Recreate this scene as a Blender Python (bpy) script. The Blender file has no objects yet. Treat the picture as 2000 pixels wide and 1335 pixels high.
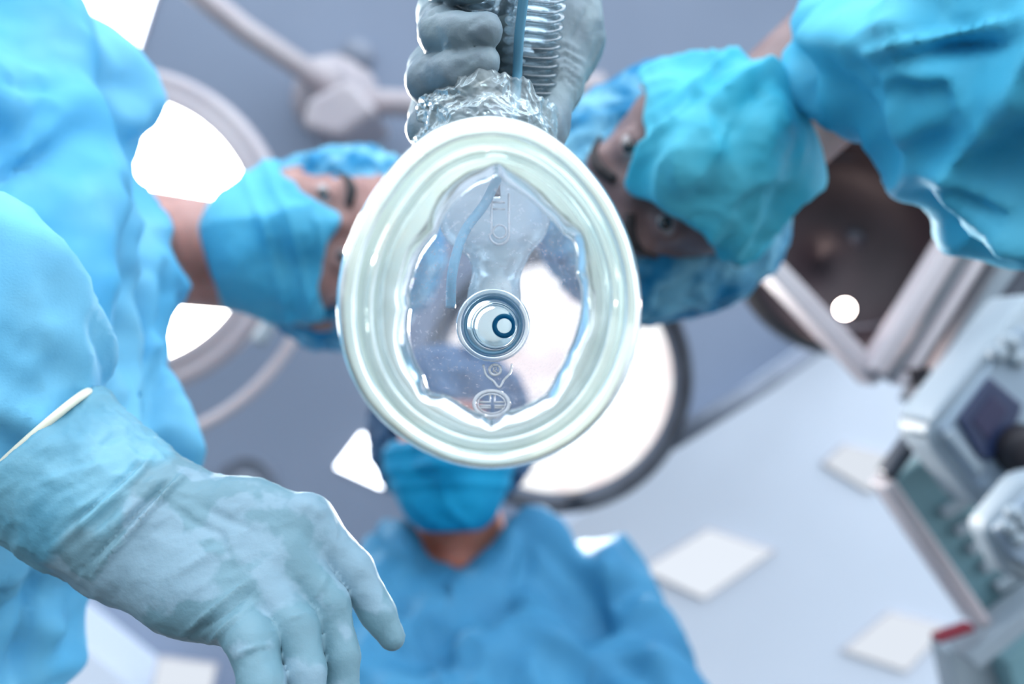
import bpy, bmesh, math, random
import numpy as np
from mathutils import Vector, Matrix

S = bpy.context.scene
COL = S.collection
R = np.random.RandomState(7)

def lin(c):
    return tuple(((v/255.0)/12.92 if v/255.0 <= .04045 else ((v/255.0+.055)/1.055)**2.4) for v in c)

# ------------------------------------------------------------------ camera
F_PX, CX, CY, CAMZ = 1556.0, 1000.0, 667.5, 1.0
cam_d = bpy.data.cameras.new('camera'); cam = bpy.data.objects.new('camera', cam_d); COL.objects.link(cam)
cam.location = (0, 0, CAMZ); cam.rotation_euler = (math.pi, 0, 0)     # lying patient's view, straight up
cam_d.sensor_width = 36; cam_d.lens = 36*F_PX/2000
cam_d.clip_start = .01
cam_d.dof.use_dof = True; cam_d.dof.focus_distance = .346; cam_d.dof.aperture_fstop = 3.6; cam_d.dof.aperture_blades = 0
S.camera = cam

# ------------------------------------------------------------------ world, lights, exposure
w = bpy.data.worlds.new('room_fill'); S.world = w; w.use_nodes = True
_nt = w.node_tree; _bg = _nt.nodes['Background']
_bg.inputs[0].default_value = (*lin((222, 234, 246)), 1)
_tc = _nt.nodes.new('ShaderNodeTexCoord'); _dp = _nt.nodes.new('ShaderNodeVectorMath'); _dp.operation = 'DOT_PRODUCT'
_dp.inputs[1].default_value = (.25, -.92, .15)            # added directional fill, brightest beyond the patient's crown; no source built there
_mr = _nt.nodes.new('ShaderNodeMapRange'); _mr.interpolation_type = 'SMOOTHSTEP'
for _i, _v in ((1, -.5), (2, .95), (3, .10), (4, 3.25)): _mr.inputs[_i].default_value = _v
_nt.links.new(_tc.outputs['Generated'], _dp.inputs[0]); _nt.links.new(_dp.outputs['Value'], _mr.inputs[0]); _nt.links.new(_mr.outputs[0], _bg.inputs[1])
S.view_settings.view_transform = 'Standard'; S.view_settings.look = 'None'
S.view_settings.gamma = 1; S.view_settings.use_curve_mapping = False
S.view_settings.exposure = .46
LAMP_LEFT, LAMP_MAIN, SOFFIT_REFLECTION = 30.0, 1.0, 1.15
S.cycles.max_bounces = 10; S.cycles.transparent_max_bounces = 24; S.cycles.transmission_bounces = 8
S.cycles.caustics_reflective = False; S.cycles.caustics_refractive = False
S.cycles.use_denoising = True
S.cycles.sample_clamp_indirect = 4

def P(px, py, d):
    """photo pixel at height d above the lens -> point in the room"""
    return np.array([(px-CX)/F_PX*d, (py-CY)/F_PX*d, CAMZ+d])
def px_of(v):
    d = v[:, 2]-CAMZ
    return CX+v[:, 0]/d*F_PX, CY+v[:, 1]/d*F_PX

# ------------------------------------------------------------------ noise
_perm = R.permutation(256)
_perm = np.concatenate([_perm, _perm, _perm])
_g3 = R.normal(size=(256, 3)); _g3 /= np.linalg.norm(_g3, axis=1)[:, None]
def noise(p):
    i = np.floor(p).astype(int); f = p-i; u = f*f*f*(f*(f*6-15)+10); i &= 255
    out = 0
    for dx in (0, 1):
        wx = u[:, 0] if dx else 1-u[:, 0]
        for dy in (0, 1):
            wy = u[:, 1] if dy else 1-u[:, 1]
            for dz in (0, 1):
                wz = u[:, 2] if dz else 1-u[:, 2]
                h = _perm[_perm[_perm[(i[:, 0]+dx) & 255]+((i[:, 1]+dy) & 255)]+((i[:, 2]+dz) & 255)]
                g = _g3[h]
                out = out + wx*wy*wz*(g[:, 0]*(f[:, 0]-dx)+g[:, 1]*(f[:, 1]-dy)+g[:, 2]*(f[:, 2]-dz))
    return out*1.6
def folds(p, size, along, stretch=3.0, seed=0.0, warp=.6):
    """sharp cloth creases running along a direction"""
    a = np.array(along, float); a /= np.linalg.norm(a)
    t = p@a
    q = (p-np.outer(t, a))/size + np.outer(t/(size*stretch), a)
    q = q+seed*13.37
    wv = noise(q*.7+5.2)
    q = q+np.stack([wv, noise(q*.7+11.1), noise(q*.7+27.7)], 1)*warp
    n = noise(q)
    return 1-np.abs(n)*2.2          # ridge = 1
def crumple(p, size, seed=0.0):
    q = p/size+seed*7.7
    q = q+np.stack([noise(q+3), noise(q+31), noise(q+59)], 1)*.5
    return (1-2*np.abs(noise(q))) + .5*(1-2*np.abs(noise(q*2.1+9))) + .22*(1-2*np.abs(noise(q*4.3+19))) - 1.0

# ------------------------------------------------------------------ distance fields
def smin(a, b, k):
    h = np.clip(.5+.5*(b-a)/k, 0, 1)
    return b*(1-h)+a*h-k*h*(1-h)
def smax(a, b, k): return -smin(-a, -b, k)
def cone(a, b, ra, rb):
    a = np.array(a, float); b = np.array(b, float); ab = b-a; L = ab@ab+1e-12
    def f(p):
        t = np.clip(((p-a)@ab)/L, 0, 1)
        return np.linalg.norm(p-a-t[:, None]*ab, axis=1)-(ra+(rb-ra)*t)
    f.lo = np.minimum(a-ra, b-rb); f.hi = np.maximum(a+ra, b+rb)
    return f
def cpx(a, b):
    """tapered limb between (px, py, depth, radius_px) points"""
    return cone(P(*a[:3]), P(*b[:3]), a[3]*a[2]/F_PX, b[3]*b[2]/F_PX)
def chain(*pts): return [cpx(pts[i], pts[i+1]) for i in range(len(pts)-1)]
def ell(c, r, M=None):
    c = np.array(c, float); r = np.array(r, float)
    def f(p):
        q = (p-c)
        if M is not None: q = q@M
        k0 = np.linalg.norm(q/r, axis=1); k1 = np.linalg.norm(q/(r*r), axis=1)+1e-9
        return k0*(k0-1)/k1
    m = r.max() if M is not None else r
    f.lo = c-m; f.hi = c+m
    return f
def union(prims, k):
    def f(p):
        d = prims[0](p)
        for q in prims[1:]: d = smin(d, q(p), k)
        return d
    f.lo = np.min([q.lo for q in prims], 0); f.hi = np.max([q.hi for q in prims], 0)
    return f

def nets(f, h, pad=.02, lo=None, hi=None):
    lo = f.lo-pad if lo is None else np.array(lo, float); hi = f.hi+pad if hi is None else np.array(hi, float)
    n = np.ceil((hi-lo)/h).astype(int)+1
    ax = [lo[i]+np.arange(n[i])*h for i in range(3)]
    D = np.empty(n)
    for i in range(n[0]):
        Y, Z = np.meshgrid(ax[1], ax[2], indexing='ij')
        pts = np.stack([np.full(Y.size, ax[0][i]), Y.ravel(), Z.ravel()], 1)
        D[i] = f(pts).reshape(Y.shape)
    D[D == 0] = 1e-9
    c = {}
    for a in (0, 1):
        for b in (0, 1):
            for e in (0, 1):
                c[a, b, e] = D[a:n[0]-1+a, b:n[1]-1+b, e:n[2]-1+e]
    sg = sum((v < 0).astype(np.int8) for v in c.values())
    act = (sg > 0) & (sg < 8)
    idx = np.full(act.shape, -1); idx[act] = np.arange(act.sum())
    base = np.argwhere(act).astype(float)
    acc = np.zeros_like(base); cnt = np.zeros(len(base))
    ks = list(c)
    for k1 in ks:
        for k2 in ks:
            if k1 < k2 and sum(abs(x-y) for x, y in zip(k1, k2)) == 1:
                a = c[k1][act]; b = c[k2][act]; m = (a < 0) != (b < 0)
                t = np.where(m, a/np.where(a == b, 1, a-b), 0)
                pos = np.array(k1)+t[:, None]*(np.array(k2)-np.array(k1))
                acc[m] += pos[m]; cnt[m] += 1
    V = lo+(base+acc/cnt[:, None])*h
    faces = []
    s = D < 0
    for a in range(3):
        b, e = (a+1) % 3, (a+2) % 3
        sl0 = [slice(None)]*3; sl1 = [slice(None)]*3; sl0[a] = slice(0, -1); sl1[a] = slice(1, None)
        ch = s[tuple(sl0)] != s[tuple(sl1)]
        q = np.argwhere(ch)
        q = q[(q[:, b] > 0) & (q[:, e] > 0) & (q[:, b] < n[b]-1) & (q[:, e] < n[e]-1)]
        ins = s[q[:, 0], q[:, 1], q[:, 2]]
        def cell(db, de):
            r = q.copy(); r[:, b] -= db; r[:, e] -= de
            return idx[r[:, 0], r[:, 1], r[:, 2]]
        F = np.stack([cell(1, 1), cell(0, 1), cell(0, 0), cell(1, 0)], 1)
        F[~ins] = F[~ins][:, ::-1]
        faces.append(F)
    F = np.concatenate(faces); F = F[(F >= 0).all(1)]
    return V, F

def normals(V, F):
    n = np.cross(V[F[:, 2]]-V[F[:, 0]], V[F[:, 3]]-V[F[:, 1]])
    N = np.zeros_like(V)
    for k in range(4): np.add.at(N, F[:, k], n)
    return N/(np.linalg.norm(N, axis=1)[:, None]+1e-12)
def relax(V, F, it=1, w_=.5):
    E = np.concatenate([F[:, [0, 1]], F[:, [1, 2]], F[:, [2, 3]], F[:, [3, 0]]])
    for _ in range(it):
        A = np.zeros_like(V); c = np.zeros(len(V))
        np.add.at(A, E[:, 0], V[E[:, 1]]); np.add.at(c, E[:, 0], 1)
        np.add.at(A, E[:, 1], V[E[:, 0]]); np.add.at(c, E[:, 1], 1)
        V = V*(1-w_)+w_*A/np.maximum(c, 1)[:, None]
    return V

# ------------------------------------------------------------------ objects
def mesh_obj(name, V, F, m, parent=None, smooth=True):
    me = bpy.data.meshes.new(name)
    V = np.asarray(V, float)
    if isinstance(F, np.ndarray) and F.ndim == 2:
        me.vertices.add(len(V)); me.vertices.foreach_set('co', V.ravel())
        k = F.shape[1]
        me.loops.add(F.size); me.loops.foreach_set('vertex_index', F.ravel().astype(np.int32))
        me.polygons.add(len(F)); me.polygons.foreach_set('loop_start', np.arange(0, F.size, k, dtype=np.int32))
        me.update(calc_edges=True); me.validate()
    else:
        me.from_pydata([tuple(v) for v in V], [], [tuple(f) for f in F]); me.validate()
    me.polygons.foreach_set('use_smooth', [smooth]*len(me.polygons))
    me.materials.append(m)
    o = bpy.data.objects.new(name, me); COL.objects.link(o)
    if parent is not None: o.parent = parent
    return o
def tag(o, label=None, cat=None, group=None, kind=None):
    if label: o['label'] = label
    if cat: o['category'] = cat
    if group: o['group'] = group
    if kind: o['kind'] = kind
    return o
def empty(name, label, cat, group=None):
    o = bpy.data.objects.new(name, None); o.empty_display_size = .05; COL.objects.link(o)
    return tag(o, label, cat, group)
def bm_obj(name, bm, m, parent=None, smooth=True):
    me = bpy.data.meshes.new(name); bmesh.ops.recalc_face_normals(bm, faces=bm.faces); bm.to_mesh(me); bm.free()
    me.polygons.foreach_set('use_smooth', [smooth]*len(me.polygons)); me.materials.append(m)
    o = bpy.data.objects.new(name, me); COL.objects.link(o)
    if parent is not None: o.parent = parent
    return o
def prism_bm(bm, pts, h, bev=0.0, up=(0, 0, 1)):
    """solid from a world polygon pushed along up, edges bevelled"""
    up = Vector(up)*h
    a = [bm.verts.new(Vector(p)) for p in pts]; b = [bm.verts.new(Vector(p)+up) for p in pts]
    n = len(pts); fs = [bm.faces.new(a), bm.faces.new(b[::-1])]
    for i in range(n): fs.append(bm.faces.new((a[i], b[i], b[(i+1) % n], a[(i+1) % n])))
    if bev:
        bmesh.ops.bevel(bm, geom=list({e for f in fs for e in f.edges}), offset=bev, segments=3, affect='EDGES', profile=.5)
def prism(name, pxs, d, h, m, parent=None, bev=.004, smooth=False):
    bm = bmesh.new(); prism_bm(bm, [P(x, y, d) for x, y in pxs], h, bev)
    return bm_obj(name, bm, m, parent, smooth)
def frame_of(axis):
    a = np.array(axis, float); a /= np.linalg.norm(a)
    t = np.array([1, 0, 0]) if abs(a[0]) < .8 else np.array([0, 1, 0])
    u = np.cross(a, t); u /= np.linalg.norm(u)
    return a, u, np.cross(a, u)
def lathe(name, c, prof, m, parent=None, axis=(0, 0, 1), n=64, closed=False, ell_=(1, 1)):
    """prof: (radius, height along axis)"""
    a, u, v = frame_of(axis); c = np.array(c, float); V = []; F = []
    for r, hh in prof:
        for k in range(n):
            t = 2*math.pi*k/n
            V.append(c+a*hh+u*r*ell_[0]*math.cos(t)+v*r*ell_[1]*math.sin(t))
    L = len(prof)
    for i in range(L if closed else L-1):
        j = (i+1) % L
        for k in range(n): F.append((i*n+k, i*n+(k+1) % n, j*n+(k+1) % n, j*n+k))
    return mesh_obj(name, V, np.array(F), m, parent)
def spline(pts, n=8):
    p = np.array(pts, float); out = []
    q = np.vstack([2*p[0]-p[1], p, 2*p[-1]-p[-2]])
    for i in range(1, len(q)-2):
        for t in np.linspace(0, 1, n, endpoint=False):
            out.append(.5*((2*q[i])+(-q[i-1]+q[i+1])*t+(2*q[i-1]-5*q[i]+4*q[i+1]-q[i+2])*t*t+(-q[i-1]+3*q[i]-3*q[i+1]+q[i+2])*t**3))
    out.append(p[-1]); return np.array(out)
def tube_vf(path, rad, n=16, cap=True, closed=False):
    path = np.array(path, float); L = len(path)
    rad = np.broadcast_to(np.array(rad, float), (L,)) if np.ndim(rad) == 0 else np.array(rad, float)
    V = []; F = []; u = None
    for i in range(L):
        if closed: t = path[(i+1) % L]-path[i-1]
        else: t = path[min(i+1, L-1)]-path[max(i-1, 0)]
        t = t/(np.linalg.norm(t)+1e-12)
        if u is None: _, u, _v = frame_of(t)
        u = u-t*(u@t); u /= np.linalg.norm(u); v = np.cross(t, u)
        for k in range(n):
            a = 2*math.pi*k/n; V.append(path[i]+rad[i]*(u*math.cos(a)+v*math.sin(a)))
    for i in range(L if closed else L-1):
        j = (i+1) % L
        for k in range(n): F.append((i*n+k, i*n+(k+1) % n, j*n+(k+1) % n, j*n+k))
    if cap and not closed: F.append(tuple(range(n))[::-1]); F.append(tuple(range((L-1)*n, L*n)))
    return V, F
def tube(name, path, rad, m, parent=None, n=16, closed=False, cap=True):
    V, F = tube_vf(path, rad, n, cap, closed)
    return mesh_obj(name, V, F, m, parent)

# ------------------------------------------------------------------ materials
def newmat(name):
    m = bpy.data.materials.new(name); m.use_nodes = True; nt = m.node_tree; nt.nodes.clear()
    out = nt.nodes.new('ShaderNodeOutputMaterial'); return m, nt, out
def NN(nt, t, **k):
    n = nt.nodes.new(t)
    for a, b in k.items():
        if a in n.inputs: n.inputs[a].default_value = b
        else: setattr(n, a, b)
    return n
def coords(nt): return NN(nt, 'ShaderNodeTexCoord').outputs['Object']
def mixcol(nt, c1, c2, scale, lo=.4, hi=.6, detail=4):
    tx = NN(nt, 'ShaderNodeTexNoise', Scale=scale, Detail=detail); nt.links.new(coords(nt), tx.inputs['Vector'])
    r = NN(nt, 'ShaderNodeValToRGB'); r.color_ramp.elements[0].position = lo; r.color_ramp.elements[1].position = hi
    r.color_ramp.elements[0].color = (*lin(c1), 1); r.color_ramp.elements[1].color = (*lin(c2), 1)
    nt.links.new(tx.outputs['Fac'], r.inputs['Fac']); return r.outputs['Color']
def bump(nt, scale, strength, dist=.002, kind='noise', detail=4):
    tx = NN(nt, 'ShaderNodeTexNoise', Scale=scale, Detail=detail) if kind == 'noise' else NN(nt, 'ShaderNodeTexVoronoi', Scale=scale)
    nt.links.new(coords(nt), tx.inputs['Vector'])
    b = NN(nt, 'ShaderNodeBump', Strength=strength, Distance=dist); nt.links.new(tx.outputs[0], b.inputs['Height'])
    return b.outputs['Normal']
def plain(name, c, rough=.5, c2=None, scale=20, metal=0, bmp=None, coat=0, sss=0, spec=.5, transl=0, lo=.4, hi=.6):
    m, nt, out = newmat(name)
    b = NN(nt, 'ShaderNodeBsdfPrincipled', Roughness=rough, Metallic=metal)
    b.inputs['Specular IOR Level'].default_value = spec; b.inputs['Coat Weight'].default_value = coat
    b.inputs['Base Color'].default_value = (*lin(c), 1)
    colour = None
    if c2: colour = mixcol(nt, c, c2, scale, lo, hi); nt.links.new(colour, b.inputs['Base Color'])
    if sss:
        b.inputs['Subsurface Weight'].default_value = sss; b.inputs['Subsurface Radius'].default_value = (.012, .005, .003); b.inputs['Subsurface Scale'].default_value = 1
    nrm = None
    if bmp: nrm = bump(nt, *bmp); nt.links.new(nrm, b.inputs['Normal'])
    sh = b.outputs[0]
    if transl:
        t = NN(nt, 'ShaderNodeBsdfTranslucent'); t.inputs[0].default_value = (*lin(c), 1)
        if colour: nt.links.new(colour, t.inputs[0])
        mx = NN(nt, 'ShaderNodeMixShader', Fac=transl); nt.links.new(b.outputs[0], mx.inputs[1]); nt.links.new(t.outputs[0], mx.inputs[2]); sh = mx.outputs[0]
    nt.links.new(sh, out.inputs[0]); return m
def emit(name, c, s):
    m, nt, out = newmat(name); e = NN(nt, 'ShaderNodeEmission', Strength=s); e.inputs[0].default_value = (*lin(c), 1)
    nt.links.new(e.outputs[0], out.inputs[0]); return m
def clear(name, tint, haze, hazec, rough=.05, edge=.5, bmp=None, dust=None, transl=.5, thick=0.0):
    """thin clear plastic: see-through, mirrors more at the rim, slightly milky"""
    m, nt, out = newmat(name)
    tr = NN(nt, 'ShaderNodeBsdfTransparent'); tr.inputs[0].default_value = (*lin(tint), 1)
    gl = NN(nt, 'ShaderNodeBsdfGlossy', Roughness=rough); gl.inputs[0].default_value = (.95, .98, 1, 1)
    df = NN(nt, 'ShaderNodeBsdfDiffuse'); df.inputs[0].default_value = (*lin(hazec), 1)
    ts = NN(nt, 'ShaderNodeBsdfTranslucent'); ts.inputs[0].default_value = (*lin(hazec), 1)
    lw = NN(nt, 'ShaderNodeLayerWeight', Blend=edge)
    md = NN(nt, 'ShaderNodeMixShader', Fac=transl); nt.links.new(df.outputs[0], md.inputs[1]); nt.links.new(ts.outputs[0], md.inputs[2])
    m1 = NN(nt, 'ShaderNodeMixShader', Fac=haze); nt.links.new(tr.outputs[0], m1.inputs[1]); nt.links.new(md.outputs[0], m1.inputs[2])
    if dust:
        tx = NN(nt, 'ShaderNodeTexNoise', Scale=dust[0], Detail=8, Roughness=.75); nt.links.new(coords(nt), tx.inputs['Vector'])
        r = NN(nt, 'ShaderNodeMapRange'); r.inputs[1].default_value = dust[1]; r.inputs[2].default_value = dust[2]; r.inputs[3].default_value = haze; r.inputs[4].default_value = dust[3]
        nt.links.new(tx.outputs['Fac'], r.inputs[0]); nt.links.new(r.outputs[0], m1.inputs[0])
    m2 = NN(nt, 'ShaderNodeMixShader'); nt.links.new(m1.outputs[0], m2.inputs[1]); nt.links.new(gl.outputs[0], m2.inputs[2])
    mr = NN(nt, 'ShaderNodeMath', operation='MULTIPLY'); mr.inputs[1].default_value = .8
    nt.links.new(lw.outputs['Fresnel'], mr.inputs[0]); nt.links.new(mr.outputs[0], m2.inputs[0])
    if bmp:
        nrm = bump(nt, *bmp)
        for n in (gl, df, lw): nt.links.new(nrm, n.inputs['Normal'])
    nt.links.new(m2.outputs[0], out.inputs[0]); return m

GOWN = plain('gown_fabric', (122, 194, 224), .62, (88, 174, 214), 9, bmp=(900, .18, .001), transl=.12, spec=.3)
GOWN_R = plain('gown_fabric_bright', (104, 208, 236), .6, (80, 194, 228), 9, bmp=(900, .18, .001), transl=.12, spec=.3)
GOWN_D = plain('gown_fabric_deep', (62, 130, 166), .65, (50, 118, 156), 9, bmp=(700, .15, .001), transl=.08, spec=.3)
MASKF = plain('mask_fabric', (92, 182, 210), .6, (74, 170, 204), 14, bmp=(700, .15, .001), transl=.15, spec=.3)
MASKR = plain('mask_fabric_bright', (66, 192, 220), .6, (96, 206, 228), 14, bmp=(700, .15, .001), transl=.15, spec=.3)
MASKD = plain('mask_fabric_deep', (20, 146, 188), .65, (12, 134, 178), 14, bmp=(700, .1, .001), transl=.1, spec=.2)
CAPF = plain('cap_fabric', (136, 202, 228), .7, (34, 132, 180), 26, bmp=(260, .4, .003), transl=.25, spec=.2)
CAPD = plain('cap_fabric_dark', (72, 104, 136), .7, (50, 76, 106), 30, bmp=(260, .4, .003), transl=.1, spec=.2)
BAND = plain('cap_band_fabric', (20, 140, 196), .6, spec=.2)
SKIN = plain('skin', (164, 122, 114), .5, (148, 106, 98), 30, sss=.25, bmp=(300, .1, .001))
SKINR = plain('skin_second', (140, 112, 110), .5, (126, 96, 94), 30, sss=.2, bmp=(300, .1, .001))
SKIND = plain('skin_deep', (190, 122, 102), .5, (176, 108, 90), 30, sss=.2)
GLOVE = plain('latex_glove', (102, 136, 148), .5, (122, 150, 164), 26, sss=.1, bmp=(420, .2, .0012), spec=.4, lo=.49, hi=.525)
GLOVE2 = plain('latex_glove_second', (128, 146, 152), .5, (112, 128, 138), 30, sss=.1, bmp=(420, .2, .0012), spec=.4)
CUFF = plain('glove_rim', (220, 216, 196), .5, sss=.1)
EYEW = plain('eye_white', (160, 148, 148), .15, coat=.5)
EYED = plain('eye_dark', (34, 26, 26), .1, coat=1)
HAIR = plain('hair_dark', (36, 30, 32), .7, (60, 50, 50), 200)
WHITEM = plain('enamel_white', (178, 170, 174), .4, (168, 160, 166), 5, coat=.2)
BEIGE = plain('enamel_beige', (190, 182, 184), .45, (180, 170, 174), 4)
GREYM = plain('enamel_grey', (122, 130, 146), .4, (110, 118, 132), 6)
STEEL = plain('dark_steel', (70, 76, 86), .35, (54, 58, 68), 12, metal=.3)
BLACKM = plain('black_rubber', (36, 32, 38), .5, (26, 24, 30), 8, spec=.3)
TEALM = plain('teal_enamel', (112, 150, 158), .55, (98, 136, 146), 5)
BEZEL = plain('bezel_grey', (140, 156, 170), .5, (128, 144, 160), 8)
LIGHTGR = plain('pale_grey_plastic', (152, 164, 172), .55, (142, 154, 164), 6)
SCREEN = plain('dark_screen', (22, 40, 76), .3, (30, 44, 78), 12, coat=.4)
REDM = plain('dark_red_plastic', (122, 26, 44), .4)
CEIL = plain('ceiling_paint', (132, 144, 164), .7, (124, 136, 156), 1.2, bmp=(60, .05, .002))
CEIL2 = plain('soffit_paint', (216, 224, 236), .45, (208, 216, 228), 1.0, bmp=(40, .05, .002))

# ------------------------------------------------------------------ the setting
CD = 2.3                                   # ceiling height over the lens
def slab(name, x0, x1, y0, y1, z0, z1, m):
    bm = bmesh.new(); bmesh.ops.create_cube(bm, size=1)
    bmesh.ops.scale(bm, vec=(x1-x0, y1-y0, z1-z0), verts=bm.verts)
    bmesh.ops.translate(bm, vec=((x0+x1)/2, (y0+y1)/2, (z0+z1)/2), verts=bm.verts)
    o = bm_obj(name, bm, m, smooth=False); o['kind'] = 'structure'; return o
slab('ceiling', -3.4, 3.4, -2.6, 3.2, CAMZ+CD, CAMZ+CD+.1, CEIL)
# lower, paler part of the ceiling: its edge runs diagonally behind the right-hand lamp
SD = 2.12
def sof(px, py): return tuple(P(px, py, SD))
bm = bmesh.new(); prism_bm(bm, [sof(2650, -70), sof(1640, 655), sof(1345, 860), sof(980, 1110), sof(430, 1480), sof(60, 1180), sof(-700, 1180), sof(-700, 2700), sof(2900, 2700)], CD-SD, .004)
o = bm_obj('ceiling_soffit', bm, CEIL2, smooth=False); o['kind'] = 'structure'

def light_or_reflection(pxs, d, label, s, group='ceiling light panels'):
    t = empty('ceiling_light_or_reflection', label, 'ceiling light', group)
    prism('diffuser', pxs, d-.012, .010, emit('panel_glow', (236, 244, 255), s), t, bev=.0)
    c = np.mean(np.array(pxs), 0)
    out = [tuple(c+(np.array(q)-c)*1.05) for q in pxs]
    prism('frame', out, d-.008, .012, WHITEM, t, bev=.0)
    return t
light_or_reflection([(30, -120), (316, -60), (262, 108), (20, 80)], CD, 'large bright square ceiling light above the left gown, at the top edge', 6)
light_or_reflection([(706, 846), (800, 905), (744, 952), (656, 912)], CD, 'small bright square ceiling light beside the far person\'s head', 6)
light_or_reflection([(1384, 1034), (1510, 1076), (1376, 1168), (1256, 1112)], SD, 'soft ceiling light right of the far person\'s shoulder', SOFFIT_REFLECTION*.62)  # the soffit ones are glowing panels standing in for soft reflections
light_or_reflection([(1650, 868), (1780, 900), (1700, 960), (1610, 905)], SD, 'faint glowing patch for a reflection, left of the teal equipment shelf', SOFFIT_REFLECTION*.56)
light_or_reflection([(1740, 1196), (1850, 1225), (1770, 1310), (1650, 1270)], SD, 'faint glowing patch for a reflection, near the dark red strip, lower right', SOFFIT_REFLECTION*.58)
light_or_reflection([(310, 1285), (420, 1300), (400, 1400), (290, 1390)], SD, 'soft glowing patch for a reflection, between the glove and the left gown, bottom edge', SOFFIT_REFLECTION*.58)

t = tag(lathe('ceiling_vent', P(482, 950, CD-.004), [(.004, -.02), (.03, -.022), (.032, -.008), (.075, -.006), (.082, -.016), (.088, -.012), (.09, 0)], GREYM), 'round grey ceiling vent above the large glove', 'vent')

# ------------------------------------------------------------------ surgical lamps
def lamp(px, py, d, r_glow, r_out, strength, col, label, rimm, tilt=(0, 0, 1), blot=False, beam=60):
    t = empty('surgical_lamp', label, 'surgical lamp')
    c = P(px, py, d); k = d/F_PX; rg = r_glow*k; ro = r_out*k
    lathe('housing', c, [(rg, 0), (rg+.3*(ro-rg), -.006), (rg+.38*(ro-rg), .004), (rg+.7*(ro-rg), -.004), (ro-.006, .0), (ro, .012), (ro, .03), (ro*.93, .07), (ro*.6, .10), (.05, .12), (.0005, .12)], rimm, t, axis=tilt, n=96)
    m, nt, out = newmat('lamp_glow')
    e = NN(nt, 'ShaderNodeEmission', Strength=strength)
    if blot: nt.links.new(mixcol(nt, (240, 228, 228), (255, 255, 255), 12, .4, .55), e.inputs[0])
    else: e.inputs[0].default_value = (*lin(col), 1)
    nt.links.new(e.outputs[0], out.inputs[0])
    ld = bpy.data.lights.new('lamp_beam', 'SPOT'); ld.energy = beam; ld.spot_size = 1.5; ld.spot_blend = .6; ld.shadow_soft_size = .12; ld.color = (1, .97, .93)
    lo = bpy.data.objects.new('lamp_beam', ld); COL.objects.link(lo); lo.parent = t; lo.location = Vector(c)-Vector((0, 0, .02))
    lathe('light_disc', c, [(.0005, .006), (rg*.5, .006), (rg, .008)], m, t, axis=tilt, n=96)
    return t, c, ro
lt, lc, lr = lamp(234, 450, 1.62, 262, 325, LAMP_LEFT*.35, (255, 252, 246), 'blazing round surgical lamp behind the left person\'s neck', WHITEM, beam=1000)
for a0, a1, rr in ((-.35, 1.5, 400),):
    th = np.linspace(a0, a1, 30); tube('handle', [P(222+rr*math.cos(a), 468+rr*math.sin(a), 1.62) for a in th], .012, BEIGE, lt)
tube('bracket', [P(222+345*math.cos(a), 468+345*math.sin(a), 1.6) for a in np.linspace(.42, .62, 8)], .016, LIGHTGR, lt)
mt, mc, mr_ = lamp(1090, 738, 1.66, 224, 264, LAMP_MAIN, (255, 250, 248), 'large round surgical lamp with a dark rim behind the clear mask', GREYM, blot=True)
tube('rim_ring', [P(1090+250*math.cos(a), 738+250*math.sin(a), 1.65) for a in np.linspace(0, 2*math.pi, 96, endpoint=False)], .015, STEEL, mt, closed=True)
prism('latch', [(1108, 968), (1140, 962), (1146, 984), (1112, 990)], 1.63, .03, STEEL, mt)
tube('arm', [P(1310, 860, 1.74), P(1500, 745, 1.95), P(1620, 660, 2.05), P(1600, 610, CD)], .022, GREYM, mt)
tube('arm_stem', [P(1090, 738, 1.80), P(1180, 780, 1.82), P(1310, 860, 1.74)], .02, GREYM, mt)
# pendant carrying the lamps
pt = empty('ceiling_pendant', 'pale lamp pendant with two arms on the ceiling above the left person\'s cap', 'lamp pendant')
hub = P(655, 190, CD)
lathe('canopy', hub, [(.0005, -.20), (.045, -.20), (.06, -.16), (.066, -.05), (.11, -.03), (.125, 0)], WHITEM, pt)
tube('arm', [P(655, 175, 2.12), P(480, 60, 2.05), P(330, -60, 1.95)], .030, BEIGE, pt)
tube('arm', [P(660, 195, 2.14), P(830, 205, 2.05), P(1180, 170, 1.95)], .034, BEIGE, pt)
prism('mounting_block', [(600, 190), (680, 150), (740, 215), (660, 270), (590, 250)], 2.0, .25, WHITEM, pt, bev=.02)
lathe('ceiling_disc', P(700, 110, CD), [(.0005, -.03), (.04, -.03), (.05, 0)], GREYM, pt)

# ------------------------------------------------------------------ equipment on the right
eq = empty('anaesthesia_machine', 'grey equipment rack with bars and shelf at the right edge', 'medical equipment rack')
ED = 1.05
def bar(name, a, b, wpx, d, m, h=.05, parent=eq, bev=.004):
    a = np.array(a, float); b = np.array(b, float); t = (b-a)/np.linalg.norm(b-a); n = np.array([-t[1], t[0]])*wpx/2
    return prism(name, [tuple(a+n), tuple(b+n), tuple(b-n), tuple(a-n)], d, h, m, parent, bev)
bar('lower_rail', (1430, 432), (1722, 742), 38, 1.10, BEIGE)
bar('side_rail', (1716, 728), (1960, 330), 34, 1.08, BEIGE)
bar('side_rail', (1748, 742), (1990, 344), 22, 1.10, LIGHTGR)
bar('side_rail', (1770, 752), (2012, 360), 16, 1.07, BEIGE)
bar('side_channel', (1800, 746), (2040, 372), 34, 1.13, STEEL)
bar('side_panel', (1806, 796), (2080, 372), 52, 1.10, LIGHTGR)
bar('front_edge', (1738, 934), (2090, 440), 26, 1.02, STEEL, .03)
bar('back_plate', (1800, 850), (2110, 420), 40, 1.12, GREYM)
prism('hinge', [(1790, 720), (1822, 716), (1818, 752), (1796, 758)], 1.05, .04, BLACKM, eq)
prism('shelf', [(1742, 936), (1830, 880), (2120, 1080), (2120, 1120), (1925, 1212)], 1.06, .03, TEALM, eq, .005)
bar('shelf_edge', (1738, 944), (1930, 1222), 26, 1.02, BEIGE, .05)
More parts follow.
